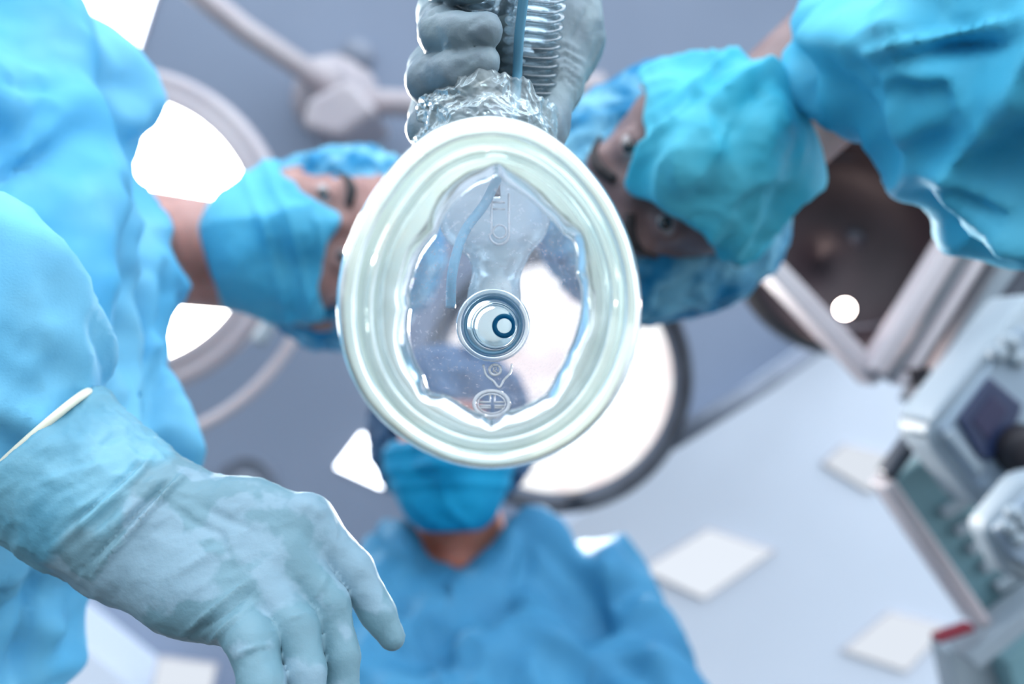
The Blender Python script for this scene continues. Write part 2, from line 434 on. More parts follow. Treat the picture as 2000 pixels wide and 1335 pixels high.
bar('shelf_edge', (1900, 1296), (2120, 1120), 38, 1.00, LIGHTGR, .05)
prism('lower_housing', [(1965, 1290), (2120, 1170), (2120, 1420), (2000, 1420)], 1.08, .08, TEALM, eq)
for k in range(6):
    cx, cy = 1842+26*k, 1012+36*k
    prism('key', [(cx-2, cy-16), (cx+44, cy-42), (cx+56, cy-24), (cx+10, cy+4)], 1.045, .014, LIGHTGR, eq, .003)
bar('trim_strip', (1832, 1252), (1906, 1226), 16, 1.0, REDM, .02)
prism('bottom_tray', [(1850, 1270), (1940, 1250), (2120, 1330), (2120, 1500), (1900, 1500)], 1.12, .05, LIGHTGR, eq)

mo = empty('monitor', 'boxy grey patient monitor with a dark screen above the teal shelf', 'monitor')
prism('casing', [(1812, 836), (1826, 812), (2010, 566), (2200, 700), (2200, 900), (1952, 994), (1918, 996), (1818, 866)], .92, .08, LIGHTGR, mo, .012, True)
prism('bezel', [(1838, 838), (1996, 636), (2160, 740), (2160, 830), (1950, 960), (1918, 960)], .910, .012, BEZEL, mo, .004)
prism('screen', [(1872, 820), (1936, 736), (2000, 790), (1990, 820), (1938, 900), (1916, 896)], .904, .010, SCREEN, mo, .003)
prism('display_window', [(1900, 822), (1940, 770), (1970, 800), (1930, 860)], .902, .004, plain('display_tint', (44, 44, 74), .25), mo, .001)
prism('button_panel', [(1846, 850), (1862, 836), (1926, 912), (1914, 932)], .905, .008, LIGHTGR, mo, .003)
for x, y in ((1952, 690), (1976, 668), (1990, 700)):
    lathe('button', P(x, y, .905), [(.0005, -.004), (.008, -.004), (.010, 0), (.010, .008)], LIGHTGR, mo, n=24)
lathe('dial', P(2004, 880, .895), [(.0005, -.02), (.022, -.02), (.028, -.012), (.030, .012)], BLACKM, mo, n=40)

m2 = empty('monitor', 'smaller grey monitor module cut off by the right edge, below the boxy monitor', 'monitor')
prism('casing', [(1924, 1034), (2010, 930), (2200, 900), (2200, 1180), (2010, 1140), (1970, 1124)], .83, .045, LIGHTGR, m2, .012, True)
prism('bezel', [(1946, 1034), (2020, 956), (2180, 930), (2180, 1140), (2010, 1104), (1980, 1094)], .820, .012, BEZEL, m2, .004)
for x, y in ((1972, 1030), (1990, 1052), (1984, 1004), (2004, 1026)):
    lathe('button', P(x, y, .816), [(.0005, -.004), (.006, -.004), (.008, 0), (.008, .008)], LIGHTGR, m2, n=20)

# glossy black dome hung in the rack
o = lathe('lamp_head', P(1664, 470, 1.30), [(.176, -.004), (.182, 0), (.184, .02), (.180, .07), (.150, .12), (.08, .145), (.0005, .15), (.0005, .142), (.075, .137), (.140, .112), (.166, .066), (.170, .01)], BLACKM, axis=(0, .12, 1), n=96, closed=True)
tag(o, 'black bowl-shaped lamp head with a small glowing spot added for a reflection, behind the right gown', 'lamp')
bv, bf_ = nets(ell(P(1650, 603, 1.35), (.0145, .0145, .011)), .003, .005); mesh_obj('reflection_spot', bv, bf_, emit('reflection_spot_glow', (255, 236, 228), 22), o)  # glowing spot added for the white reflection inside the bowl
bl_ = bpy.data.lights.new('added_sheen_light', 'POINT'); bl_.energy = .8; bl_.color = (1, .72, .68); bl_.shadow_soft_size = .012  # pink point light added for the sheen around the spot
bo = bpy.data.objects.new('added_sheen_light', bl_); COL.objects.link(bo); bo.parent = o; bo.location = P(1652, 585, 1.325)
tube('stem', [P(1664, 470, 1.44), P(1690, 430, 1.8), P(1700, 400, CD)], .022, STEEL, o)
lathe('inner_ring', P(1664, 470, 1.36), [(.150, .0), (.146, .004), (.150, .008)], STEEL, o, axis=(0, .12, 1), n=64, closed=True)

# ------------------------------------------------------------------ people
def basis(F_, U_):
    F_ = np.array(F_, float); F_ /= np.linalg.norm(F_); U_ = np.array(U_, float); U_ -= F_*(U_@F_); U_ /= np.linalg.norm(U_)
    return np.stack([np.cross(F_, U_), F_, U_], 1)          # columns: right, forward, up
def head_prims():
    return [ell((0, -.018, .035), (.076, .096, .088)), ell((0, .018, -.028), (.064, .074, .086)), ell((0, .034, -.078), (.046, .050, .036)),
            ell((.043, .050, -.026), (.026, .030, .026)), ell((-.043, .050, -.026), (.026, .030, .026)),
            cone((-.034, .076, .026), (.034, .076, .026), .012, .012)]
def lo_pt(O, B, q): return np.array(O)+B@np.array(q, float)
def gdisp(v, N, creases, base):
    x, y = px_of(v); out = np.zeros(len(v)); face = np.clip(-N[:, 2]*1.5, 0, 1)
    for pts, wpx, amp in creases:
        pts = np.array(pts, float); best = np.full(len(v), 1e9); tt = np.zeros(len(v)); n = len(pts)-1
        for i in range(n):
            a, b = pts[i], pts[i+1]; ab = b-a; t = np.clip(((x-a[0])*ab[0]+(y-a[1])*ab[1])/(ab@ab), 0, 1)
            dd = np.hypot(x-a[0]-t*ab[0], y-a[1]-t*ab[1]); m = dd < best
            best[m] = dd[m]; tt[m] = (i+t[m])/n
        out += amp*np.exp(-(best/wpx)**2)*np.clip(np.sin(np.pi*np.clip(tt, .06, .94))*1.6, 0, 1)*face
    return out+base(v)
def person(label, O, B, skin, neck_to, body, gown_prims, gown_mat, gown_k, gown_disp, gown_h, maskmat, capmat, mask_puff=.0, mask_crumple=.003, mask_seed=1, mask_fold=.06, pleat=.0028, cap_scale=1.0, cap_amp=.009, brow=True, cap_k=.95, cap_z=.044, mask_top=.004, group=None, gown_clip=None, creases=()):
    O = np.array(O, float)
    loc = lambda p: (p-O)@B
    hp = union(head_prims(), .02)
    nose = union([cone((0, .088, .004), (0, .104, -.034), .007, .012), cone((-.011, .094, -.038), (.011, .094, -.038), .009, .009)], .012)
    neck = cone(lo_pt(O, B, (0, -.035, -.05)), neck_to[:3], .056, neck_to[3])
    bod = union([neck]+body, .03)
    def head(q):
        d = smin(hp(q), nose(q), .012)
        for s in (-1, 1):
            d = smax(d, -(np.linalg.norm((q-np.array([s*.033, .103, .004]))/np.array([1.25, 1, 1]), axis=1)-.018), .014)
            e = q-np.array([s*.032, .0755, .002])
            lid = np.linalg.norm(e, axis=1)-.0150
            op = np.linalg.norm((e-np.array([0, .014, -.0012]))/np.array([.0125, .012, .0042]), axis=1)-1
            d = smin(d, lid, .005); d = np.maximum(d, -op*.005)
            ear = np.linalg.norm((q-np.array([s*.079, -.008, -.008]))/np.array([.011, .019, .031]), axis=1)-1
            d = smin(d, ear*.011, .008)
            for mz, mr in ((-.064, .006), (-.074, .007)):
                d = smin(d, np.linalg.norm((q-np.array([0, .086, mz]))/np.array([3.2, 1, 1]), axis=1)-mr, .008)
        return d
    hc = lo_pt(O, B, (0, 0, 0))
    def full(p): return smin(head(loc(p)), bod(p), .022)
    lo_ = np.minimum(hc-.16, bod.lo); hi_ = np.maximum(hc+.16, bod.hi)
    # head in fine cells, then the whole body from the same field at one resolution
    V, F = nets(full, .0042, lo=lo_-.01, hi=hi_+.01)
    V = relax(V, F, 1)
    b = mesh_obj('person', V, F, skin)
    tag(b, label, 'person', group)
    for s in (-1, 1):
        c = lo_pt(O, B, (s*.032, .0755, .002))
        ev, ef = nets(ell(c, (.0125,)*3), .0022, .004)
        eye = mesh_obj('eye', ev, ef, EYEW, b)
        look = lo_pt(O, B, (s*.032, .0755+.0075, .001))
        iv, iff = nets(ell(look, (.0064,)*3), .0014, .003)
        mesh_obj('iris', iv, iff, EYED, eye)
        if brow:
            pts = [lo_pt(O, B, (s*x, y, z)) for x, y, z in ((.014, .092, .020), (.028, .092, .027), (.042, .084, .027), (.052, .072, .021))]
            sp = spline(pts, 5); tube('eyebrow', sp, np.interp(np.linspace(0, 1, len(sp)), [0, .3, 1], [.0040, .0052, .0016]), HAIR, b, n=8)
    # surgical mask
    infl = .007
    mp = [ell((0, .020+mask_puff*.6, -.034), (.071+mask_puff*.35, .083+mask_puff*.9, .088)), ell((0, .040+mask_puff, -.078), (.052+mask_puff*.3, .055, .040)),
          cone((0, .092, .004), (0, .110+mask_puff*.6, -.036), .012, .018), ell((.045, .050, -.028), (.030, .036, .032)), ell((-.045, .050, -.028), (.030, .036, .032))]
    mu = union(mp, .03)
    def mf(p):
        q = loc(p); d = mu(q)-.001
        cr = folds(q, mask_fold, (.5, .2, .8), 1.6, mask_seed)*1.4-.6+.25*crumple(q, mask_fold*.6, mask_seed)
        d = d-mask_crumple*cr
        zz = q[:, 2]
        for zc in (-.018, -.042, -.064): d = d-pleat*np.exp(-((zz-zc)/.0035)**2)
        top = mask_top-.75*np.clip(np.abs(q[:, 0])-.006, 0, .03)-.15*np.abs(q[:, 0])+.003*np.sin(q[:, 0]*160+mask_seed)
        d = smax(d, zz-top, .003)
        d = smax(d, -(zz+.118), .006)
        d = smax(d, -(q[:, 1]-.012+.25*(zz+.05)), .004)
        hd = hp(q)
        return smax(d, -(hd+.0005), .001) if False else d
    mv, mf_ = nets(mf, .0024, lo=O-.17, hi=O+.17)
    mo_ = mesh_obj('surgical_mask', relax(mv, mf_, 1), mf_, maskmat, b)
    for s in (-1, 1):
        pts = [lo_pt(O, B, q) for q in ((s*.062, .030, -.012), (s*.080, .005, .012), (s*.088, -.020, .004), (s*.082, -.018, -.030), (s*.064, .018, -.066))]
        tube('ear_loop', spline(pts, 6), .0018, LIGHTGR, mo_, n=8)
    # bouffant cap
    cs = cap_scale
    cu = union([ell((0, -.030, .045), (.108*cs, .116*cs, .092*cs)), ell((0, -.045, -.005), (.112*cs, .090*cs, .085*cs))], .03)
    def cf(p):
        q = loc(p); d = cu(q)
        ang = np.arctan2(q[:, 0], q[:, 1]+.02)
        gat = np.abs(np.sin(ang*17+2*noise(q*25+4)))
        edge = q[:, 2]-(cap_z+(q[:, 1]-.085)*cap_k)
        # gathered in towards the elastic edge
        pull = np.exp(-np.clip(edge, 0, 1)/.022)
        d = d+pull*.012*cs - cap_amp*crumple(q, .05, 3+mask_seed) - .004*gat*np.exp(-np.clip(edge, 0, 1)/.04)
        return smax(d, -edge, .004)
    cv, cff = nets(cf, .003, lo=O-.19, hi=O+.19)
    cap = mesh_obj('bouffant_cap', relax(cv, cff, 1), cff, capmat, b)
    ring = []
    for k in range(72):
        a = 2*math.pi*k/72; r = .5
        # walk out from the head axis to the cap shell on the edge plane
        lo_r, hi_r = .02, .2
        for _ in range(22):
            r = (lo_r+hi_r)/2; y = -.02+r*math.cos(a); q = np.array([[r*math.sin(a), y, cap_z+(y-.085)*cap_k+.003]])
            if cu(q)[0] < -.011*cs: lo_r = r
            else: hi_r = r
        ring.append(lo_pt(O, B, q[0]))
    tube('elastic_band', ring, .0038, BAND, cap, n=8, closed=True)
    # gown
    gu = union(gown_prims, gown_k)
    clip = gown_clip
    def gf(p):
        d = gu(p)
        if clip is not None: d = clip(p, d)
        return d
    gv, gff = nets(gf, gown_h, lo=gu.lo-.02, hi=gu.hi+.02)
    gv = relax(gv, gff, 1); N = normals(gv, gff)
    gv = gv+N*(1.3*gown_disp(gv)+(gdisp(gv, N, creases, lambda v: 0) if creases else 0))[:, None]
    gv = relax(gv, gff, 1, .5)
    g = mesh_obj('gown', gv, gff, gown_mat, b)
    return b, g

def hole(a, b, r):
    f = cone(a, b, r, r)
    return lambda p, d: smax(d, -f(p), .012)

# ---- left person
OL_e = P(648, 440, .76); BL = basis((.30, -.10, -.94), (.90, -.27, .30))
OL = OL_e-BL[:, 1]*.085
nkL = P(270, 480, .86)
def valley(p, size, along, stretch, seed):
    return -np.exp(-((1-folds(p, size, along, stretch, seed))/.35)**2)
def dispL(p):
    return .007*valley(p, .14, (.3, .9, 0), 3, 51)+.003*valley(p, .06, (.9, .3, 0), 3, 52)+.020*folds(p, .13, (.5, .75, .1), 3.2, 1)+.009*folds(p, .06, (.9, .3, .1), 3.0, 2)+.002*crumple(p, .03, 4)-.008
gl = [cpx((140, 190, .64, 98), (70, 400, .60, 150)), cpx((90, 500, .60, 195), (258, 850, .60, 108)), cpx((140, 190, .64, 98), (-120, 120, .52, 235)),
      cpx((170, 470, .68, 110), (190, 570, .66, 125)),
      cpx((-80, 300, .50, 260), (-120, 900, .48, 280)), cpx((250, 850, .58, 105), (20, 1000, .54, 175)), cpx((20, 1000, .54, 175), (-70, 1440, .50, 170)),
      cpx((-260, 420, .46, 200), (-40, 640, .40, 150)), cpx((-40, 640, .40, 150), (-4, 690, .395, 138)), cpx((70, 625, .42, 72), (150, 706, .42, 52)), cpx((0, 720, .40, 125), (70, 885, .40, 118))]
bodL = [cpx((190, 300, .72, 60), (240, 800, .66, 60)), cpx((250, 470, .74, 90), (-60, 560, .60, 150)), cpx((-80, 560, .60, 150), (-150, 1000, .5, 120))]
bl, gownL = person('person in light blue gown leaning in from the left, open gloved hand in front', OL, BL, SKIN, (*nkL, .062), bodL, gl, GOWN, .035, dispL, .0055,
                   MASKF, CAPF, mask_seed=1.3, mask_puff=.004, mask_crumple=.004, cap_scale=.95, creases=[
    ([(-20, 365), (60, 325), (130, 292), (215, 222)], 16, -.018), ([(0, 320), (90, 270), (200, 190)], 22, .010), ([(20, 96), (75, 130), (150, 132), (250, 128)], 10, .010), ([(0, 150), (60, 165), (230, 170)], 11, -.010),
    ([(70, 250), (60, 330), (40, 440)], 14, .009), ([(150, 470), (175, 560), (200, 640)], 16, -.010), ([(220, 420), (190, 500), (120, 560)], 14, .008), ([(60, 430), (130, 390), (200, 340)], 12, .008),
    ([(300, 640), (262, 740), (246, 850)], 12, .014), ([(330, 640), (300, 760), (290, 860)], 14, -.014), ([(225, 700), (240, 760), (270, 830)], 12, -.010),
    ([(0, 700), (60, 720), (110, 770), (140, 830)], 5, .006), ([(20, 560), (80, 620), (120, 700)], 9, .007), ([(150, 690), (170, 730), (168, 790)], 5, -.008), ([(0, 800), (60, 850), (90, 870)], 5, -.006), ([(-10, 640), (60, 680), (150, 690)], 7, -.006),
    ([(100, 1110), (60, 1200), (40, 1330)], 14, -.012), ([(140, 1170), (110, 1250), (80, 1335)], 12, .010), ([(0, 1160), (60, 1130), (130, 1120)], 14, .008)])
# open hand in a latex glove
hp_ = chain((10, 846, .40, 158), (60, 875, .40, 156), (190, 972, .393, 138), (285, 1030, .388, 124))
hp_ += chain((300, 985, .388, 80), (480, 1010, .383, 62), (598, 1018, .378, 50))
hp_ += chain((285, 1040, .382, 84), (450, 1085, .376, 64), (566, 1092, .368, 52))
hp_ += chain((262, 1070, .378, 80), (420, 1130, .370, 66), (520, 1158, .360, 54))
hp_ += chain((245, 1085, .378, 66), (360, 1155, .368, 62), (448, 1196, .356, 54))
_cut = P(56, 872, .40); _cn = np.cross([.74, -.67, 0], [-.54, .17, 1.0]); _cn /= np.linalg.norm(_cn); _cn *= np.sign(_cn[0])
fing = [chain((598, 1016, .378, 46), (690, 1112, .374, 38), (738, 1196, .370, 33), (766, 1244, .368, 25)),
        chain((572, 1092, .366, 44), (646, 1180, .358, 37), (668, 1280, .352, 33), (672, 1420, .346, 30)),
        chain((520, 1150, .358, 46), (580, 1226, .346, 41), (598, 1310, .338, 37), (602, 1450, .330, 33)),
        chain((448, 1186, .354, 50), (494, 1256, .336, 46), (512, 1340, .326, 42), (520, 1470, .318, 38))]
thumb = chain((330, 1120, .42, 50), (470, 1200, .44, 46), (560, 1290, .45, 36))
palm = union(hp_, .016); fin = [union(f, .003) for f in fing]; th_ = union(thumb, .01)
def hand_f(p):
    d = palm(p); e = None
    for f in fin: e = f(p) if e is None else np.minimum(e, f(p))
    d = smin(d, e, .006)
    d = smin(d, th_(p), .012)
    return smax(d, -((p-_cut)@_cn), .002)
hand_f.lo = np.min([palm.lo]+[f.lo for f in fin]+[th_.lo], 0); hand_f.hi = np.max([palm.hi]+[f.hi for f in fin]+[th_.hi], 0)
V, F = nets(hand_f, .0016, .004); V = relax(V, F, 2); N = normals(V, F)
cre = [([(368, 918), (290, 1000), (176, 1128)], 5, .0030), ([(352, 920), (275, 995), (160, 1112)], 6, -.0028), ([(300, 888), (262, 935), (110, 1070)], 6, .0022), ([(285, 890), (240, 940), (90, 1062)], 6, -.0022),
       ([(330, 905), (250, 1000), (130, 1090)], 10, .0012),
       ([(355, 1238), (430, 1180), (490, 1130)], 4, .0022), ([(368, 1246), (440, 1196), (500, 1148)], 5, -.0018), ([(400, 1262), (450, 1216), (505, 1172)], 5, .0016),
       ([(455, 1280), (500, 1262), (540, 1256)], 4, .0014), ([(560, 1210), (590, 1200), (612, 1196)], 4, .0012), ([(650, 1080), (656, 1040), (650, 1010)], 4, .0012), ([(612, 1175), (632, 1140), (640, 1120)], 4, .0012),
       ([(330, 985), (380, 1020), (430, 1040), (455, 1110)], 8, -.0010), ([(380, 985), (440, 1010), (500, 1040)], 8, -.0008), ([(350, 1120), (400, 1080), (420, 1070)], 7, .0010),
       ([(230, 1010), (215, 1060), (190, 1110)], 5, .0010), ([(60, 950), (150, 920), (240, 900)], 8, .0010), ([(120, 1010), (200, 970), (270, 930)], 8, .0010),
       ([(585, 985), (612, 985), (640, 1012)], 14, .0016)]
V = V+N*gdisp(V, N, cre, lambda v: (.25+.75*np.exp(-np.clip((v-_cut)@_cn-.05, 0, 1)/.03))*(.0012*folds(v, .018, (.6, -.8, 0), 3, 5)+.0007*folds(v, .009, (.6, -.8, 0), 2.5, 6))+.0002*crumple(v, .01, 2))[:, None]
gv_ = mesh_obj('glove', V, F, GLOVE, bl)
# blue sleeve shows through the latex of the cuff
nt = GLOVE.node_tree; pb = nt.nodes['Principled BSDF']; old = pb.inputs['Base Color'].links[0].from_socket
vs = NN(nt, 'ShaderNodeVectorMath', operation='DOT_PRODUCT'); vs.inputs[1].default_value = _cn; nt.links.new(coords(nt), vs.inputs[0])
tn = NN(nt, 'ShaderNodeTexNoise', Scale=24, Detail=3); nt.links.new(coords(nt), tn.inputs['Vector'])
ma = NN(nt, 'ShaderNodeMath', operation='MULTIPLY_ADD'); ma.inputs[1].default_value = .05; nt.links.new(tn.outputs['Fac'], ma.inputs[0]); nt.links.new(vs.outputs['Value'], ma.inputs[2])
mp_ = NN(nt, 'ShaderNodeMapRange'); k0 = float(_cut@_cn)+.025+.050
mp_.inputs[1].default_value = k0-.004; mp_.inputs[2].default_value = k0+.004; nt.links.new(ma.outputs[0], mp_.inputs[0])
mc_ = NN(nt, 'ShaderNodeMix', data_type='RGBA'); nt.links.new(mp_.outputs[0], mc_.inputs[0]); nt.links.new(mixcol(nt, (84, 142, 164), (112, 164, 182), 22), mc_.inputs[6]); nt.links.new(old, mc_.inputs[7])
nt.links.new(mc_.outputs[2], pb.inputs['Base Color'])
ea = np.array([.74, -.67, 0]); rc = P(56, 872, .400)
ringp = [rc+ea*(.0408*math.cos(a))+np.array([-.54, .17, 1.0])/1.15*(.0400*math.sin(a)) for a in np.linspace(0, 2*math.pi, 64, endpoint=False)]
tube('rolled_cuff', ringp, .0021, CUFF, gv_, n=10, closed=True)

# ---- right person
BR = basis((-.40, .17, -.88), (-.80, .38, .42)); OR_ = P(1266, 360, .60)-BR[:, 1]*.085
nkR = P(1650, 110, .70)
def dispR(p):
    return -.006+.007*valley(p, .12, (-.9, .3, 0), 3, 61)+.003*valley(p, .06, (.3, .9, 0), 3, 62)+.019*folds(p, .12, (-.8, .35, .1), 3.0, 11)+.009*folds(p, .055, (-.5, .8, .1), 3.0, 12)+.0018*crumple(p, .03, 14)-.007
gr = [cpx((1640, 90, .60, 100), (1800, 20, .50, 180)), cpx((1655, 150, .58, 92), (1900, 90, .48, 165)), cpx((1600, 20, .62, 75), (1760, -120, .55, 140)),
      cpx((1900, 60, .48, 250), (2200, 100, .44, 300)),
      cpx((1880, 300, .50, 105), (2100, 400, .46, 150)), cpx((1880, 320, .50, 90), (1935, 430, .50, 78)), cpx((1935, 430, .50, 78), (2060, 455, .48, 95))]
bodR = [cpx((1690, 90, .68, 80), (1950, 60, .55, 140)), cpx((1950, 60, .55, 140), (2200, 100, .5, 150))]
br, gownR = person('person in bright cyan gown leaning in from the upper right, wearing a crumpled mask', OR_, BR, SKINR, (*nkR, .060), bodR, gr, GOWN_R, .022, dispR, .005,
                   MASKR, CAPF, mask_puff=.006, mask_crumple=.0085, pleat=.0006, mask_seed=2.2, cap_scale=1.0, cap_amp=.006, mask_top=.010, mask_fold=.058, creases=[
    ([(1620, 130), (1700, 100), (1800, 82), (2010, 30)], 10, .014), ([(1640, 150), (1740, 125), (1850, 105), (2010, 70)], 16, -.014), ([(1580, 60), (1600, 110), (1640, 140)], 16, -.016), ([(1555, 40), (1640, 60), (1760, 40)], 16, .010),
    ([(1700, 110), (1780, 165), (1830, 160)], 9, .008), ([(1830, 150), (1862, 205), (1884, 262)], 10, .009), ([(1810, 170), (1840, 220), (1862, 268)], 12, -.006), ([(1884, 262), (1800, 250), (1740, 262)], 12, .010),
    ([(1700, 180), (1760, 200), (1820, 190)], 22, -.012), ([(1850, 345), (1910, 400), (2010, 455)], 10, -.016), ([(1790, 340), (1850, 330), (1960, 400)], 12, .010), ([(1900, 230), (1960, 290), (2010, 380)], 16, .010), ([(1850, 430), (1900, 470), (2000, 500)], 12, .012)])

# ---- far person at the bottom
BF = basis((.02, -.25, -.96), (-.03, -.95, .22)); OF = P(872, 845, .98)-BF[:, 1]*.085
nkF = P(905, 1060, 1.14)
def dispF(p):
    return .010*valley(p, .12, (.3, .9, 0), 3, 71)+.022*folds(p, .11, (.35, .8, -.2), 3.5, 21)+.009*folds(p, .06, (.3, .8, 0), 3.0, 22)-.009
gfp = [cpx((800, 1120, 1.05, 70), (1020, 1105, 1.05, 72)), cpx((800, 1120, 1.05, 80), (770, 1500, .85, 170)), cpx((1020, 1105, 1.05, 80), (960, 1500, .85, 190)),
       cpx((780, 1075, 1.10, 40), (1030, 1050, 1.10, 36)),
       cpx((1040, 1110, 1.08, 62), (1170, 1160, 1.06, 88)), cpx((1170, 1160, 1.06, 88), (1250, 1420, .90, 120)), cpx((770, 1130, 1.08, 55), (720, 1400, .95, 90))]
bodF = [cpx((900, 1090, 1.14, 70), (900, 1300, 1.0, 120)), cpx((820, 1130, 1.1, 40), (1080, 1130, 1.1, 40))]
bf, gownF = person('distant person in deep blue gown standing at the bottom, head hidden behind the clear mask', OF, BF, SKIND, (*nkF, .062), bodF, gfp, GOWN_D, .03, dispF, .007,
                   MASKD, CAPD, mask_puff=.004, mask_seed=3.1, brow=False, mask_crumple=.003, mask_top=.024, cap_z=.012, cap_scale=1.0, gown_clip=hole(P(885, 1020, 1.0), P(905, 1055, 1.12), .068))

# ------------------------------------------------------------------ breathing mask
CUSH = clear('cushion_vinyl', (242, 250, 244), .44, (247, 252, 244), rough=.10, edge=.45, transl=.75, bmp=(30, .15, .004))
SHELL = clear('clear_shell', (238, 240, 246), .16, (232, 232, 242), rough=.08, edge=.14, transl=.55, dust=(420, .50, .75, .42), bmp=(22, .12, .004))
CLEARP = clear('clear_connector', (240, 246, 250), .18, (240, 246, 250), rough=.04, edge=.4, transl=.5)
FROST = clear('frosted_wye', (226, 238, 242), .34, (214, 230, 236), rough=.2, edge=.3, transl=.6)
EMB = clear('embossed_plastic', (240, 244, 250), .7, (252, 253, 255), rough=.1, edge=.5, transl=.4)
HOSE = clear('hose_plastic', (226, 238, 244), .16, (220, 236, 242), rough=.06, edge=.55, transl=.5)
FILM = clear('crinkled_film', (244, 250, 250), .26, (240, 248, 250), rough=.25, edge=.22, transl=.5, bmp=(120, .35, .003))
BLUEP = plain('blue_line_plastic', (118, 180, 206), .3, transl=.3, coat=.3)
BLUER = plain('blue_ring_plastic', (30, 150, 190), .35, transl=.5)

MC = np.array([955.0, 600.0])
outer = [(950, 222), (1040, 240), (1110, 288), (1178, 368), (1228, 460), (1253, 560), (1250, 660), (1215, 765), (1160, 840), (1080, 893), (1000, 917), (930, 918), (850, 896), (770, 848), (712, 790), (673, 710), (655, 620), (659, 540), (690, 440), (745, 348), (810, 277), (870, 238)]
inner = [(972, 318), (978, 345), (1015, 368), (1062, 408), (1104, 452), (1122, 462), (1128, 530), (1136, 548), (1138, 600), (1130, 640), (1110, 690), (1090, 730), (1068, 772), (1052, 780), (1012, 800), (985, 806), (958, 826), (945, 812), (918, 804), (892, 786), (868, 772), (832, 766), (824, 735), (798, 680), (792, 640), (797, 600), (794, 572), (802, 540), (816, 498), (850, 452), (872, 402), (925, 352), (962, 340)]
def contour(pts, n, sm=0):
    p = np.array(pts, float)-MC; a = np.arctan2(p[:, 1], p[:, 0]); r = np.hypot(p[:, 0], p[:, 1]); o_ = np.argsort(a); a = a[o_]; r = r[o_]
    th = np.linspace(-math.pi, math.pi, n, endpoint=False)
    rr = np.interp(th, np.concatenate([a-2*math.pi, a, a+2*math.pi]), np.tile(r, 3))
    for _ in range(sm): rr = .5*rr+.25*(np.roll(rr, 1)+np.roll(rr, -1))
    return th, rr
NT = 288
th, Ro = contour(outer, NT, 60); _, Ri = contour(inner, NT, 3)
_, Ris = contour(inner, NT, 400)
D0 = .278
mk = empty('breathing_mask', 'clear breathing mask with soft whitish cushion rim held above the patient', 'breathing mask')
prof = [(0, .2880), (.02, .2800), (.07, .2730), (.15, .2694), (.25, .2684), (.34, .2700), (.40, .2740), (.435, .2775), (.47, .2760), (.51, .2735), (.56, .2735), (.60, .2765), (.63, .2785), (.67, .2765), (.74, .2760), (.83, .2772), (.91, .2795), (.97, .2820), (1.0, .2850), (.985, .2878), (.90, .2895), (.75, .2920), (.55, .2960), (.35, .2985), (.18, .2985), (.07, .2950)]
pr = np.array(prof); pr2 = []
q = np.vstack([pr[-1], pr, pr[:2]])
for i in range(1, len(pr)+1):
    for t_ in (0, .33, .66):
        pr2.append(.5*((2*q[i])+(-q[i-1]+q[i+1])*t_+(2*q[i-1]-5*q[i]+4*q[i+1]-q[i+2])*t_**2+(-q[i-1]+3*q[i]-3*q[i+1]+q[i+2])*t_**3))
pr2 = np.array(pr2); K = len(pr2)
V = np.zeros((NT, K, 3))
for j, (u, d) in enumerate(pr2):
    wgt = np.clip((u-.55)/.4, 0, 1)
    Rin = Ris*(1-wgt)+Ri*wgt
    rr = (Ro+(Rin-Ro)*u)*D0/F_PX
    c0 = P(MC[0], MC[1], D0)
    q3 = np.stack([np.cos(th)*3, np.sin(th)*3, np.full(NT, u*4)], 1)
    wob = .0009*noise(q3*.7)*(u > .02)+.0002*noise(q3*2.0+5)
    V[:, j, 0] = c0[0]+rr*np.cos(th); V[:, j, 1] = c0[1]+rr*np.sin(th); V[:, j, 2] = CAMZ+d+wob
idx = np.arange(NT*K).reshape(NT, K)
F = np.stack([idx, np.roll(idx, -1, 0), np.roll(np.roll(idx, -1, 0), -1, 1), np.roll(idx, -1, 1)], -1).reshape(-1, 4)
mesh_obj('cushion', V.reshape(-1, 3), F, CUSH, mk)
# rigid shell
CC = P(962, 634, .322)
NS = 26; V = np.zeros((NT, NS, 3)); rc_ = 72*.322/F_PX
for j in range(NS):
    s = j/(NS-1)
    ru = (Ro*.55+Ris*.45)*D0/F_PX; ex = c0[0]+ru*np.cos(th); ey = c0[1]+ru*np.sin(th)
    ix = CC[0]+rc_*np.cos(th); iy = CC[1]+rc_*np.sin(th)
    hgt = .297+(.334-.297)*(1-(1-s)**1.9)
    V[:, j, 0] = ex+(ix-ex)*s; V[:, j, 1] = ey+(iy-ey)*s; V[:, j, 2] = CAMZ+hgt-.0035*math.exp(-((s-1)/.06)**2)
idx = np.arange(NT*NS).reshape(NT, NS)
F = np.stack([idx[:, :-1], np.roll(idx, -1, 0)[:, :-1], np.roll(idx, -1, 0)[:, 1:], idx[:, 1:]], -1).reshape(-1, 4)
mesh_obj('shell', V.reshape(-1, 3), F, SHELL, mk)
k_ = .33/F_PX
CA = np.array([CC[0], CC[1], CAMZ])
def ringl(name, prof_, m, parent, off=(0, 0)):
    return lathe(name, CA+np.array([off[0]*k_, off[1]*k_, 0]), [(r*k_, d) for r, d in prof_], m, parent, n=96, closed=True)
cn = ringl('connector', [(72, .330), (69, .327), (63, .327), (60, .330), (58, .345), (56, .362), (60, .363), (63, .348), (67, .336)], CLEARP, mk)
ringl('inner_lip', [(58, .331), (55, .329), (52, .332), (50, .352), (53, .353)], plain('blue_lip', (150, 200, 226), .15, transl=.55, coat=.5), cn)
ringl('step_ring', [(48, .350), (44, .348), (42, .352), (40, .366), (45, .366)], CLEARP, cn, (2, 0))
def on_shell(px, py, lift=-.0022):
    x, y = np.array([px, py])-MC; a = math.atan2(y, x)
    # height of the shell at this pixel, found by marching along its section
    best = None
    v = V.reshape(-1, 3); X, Y = px_of(v); i = np.argmin((X-px)**2+(Y-py)**2)
    return P(px, py, v[i, 2]-CAMZ+lift)
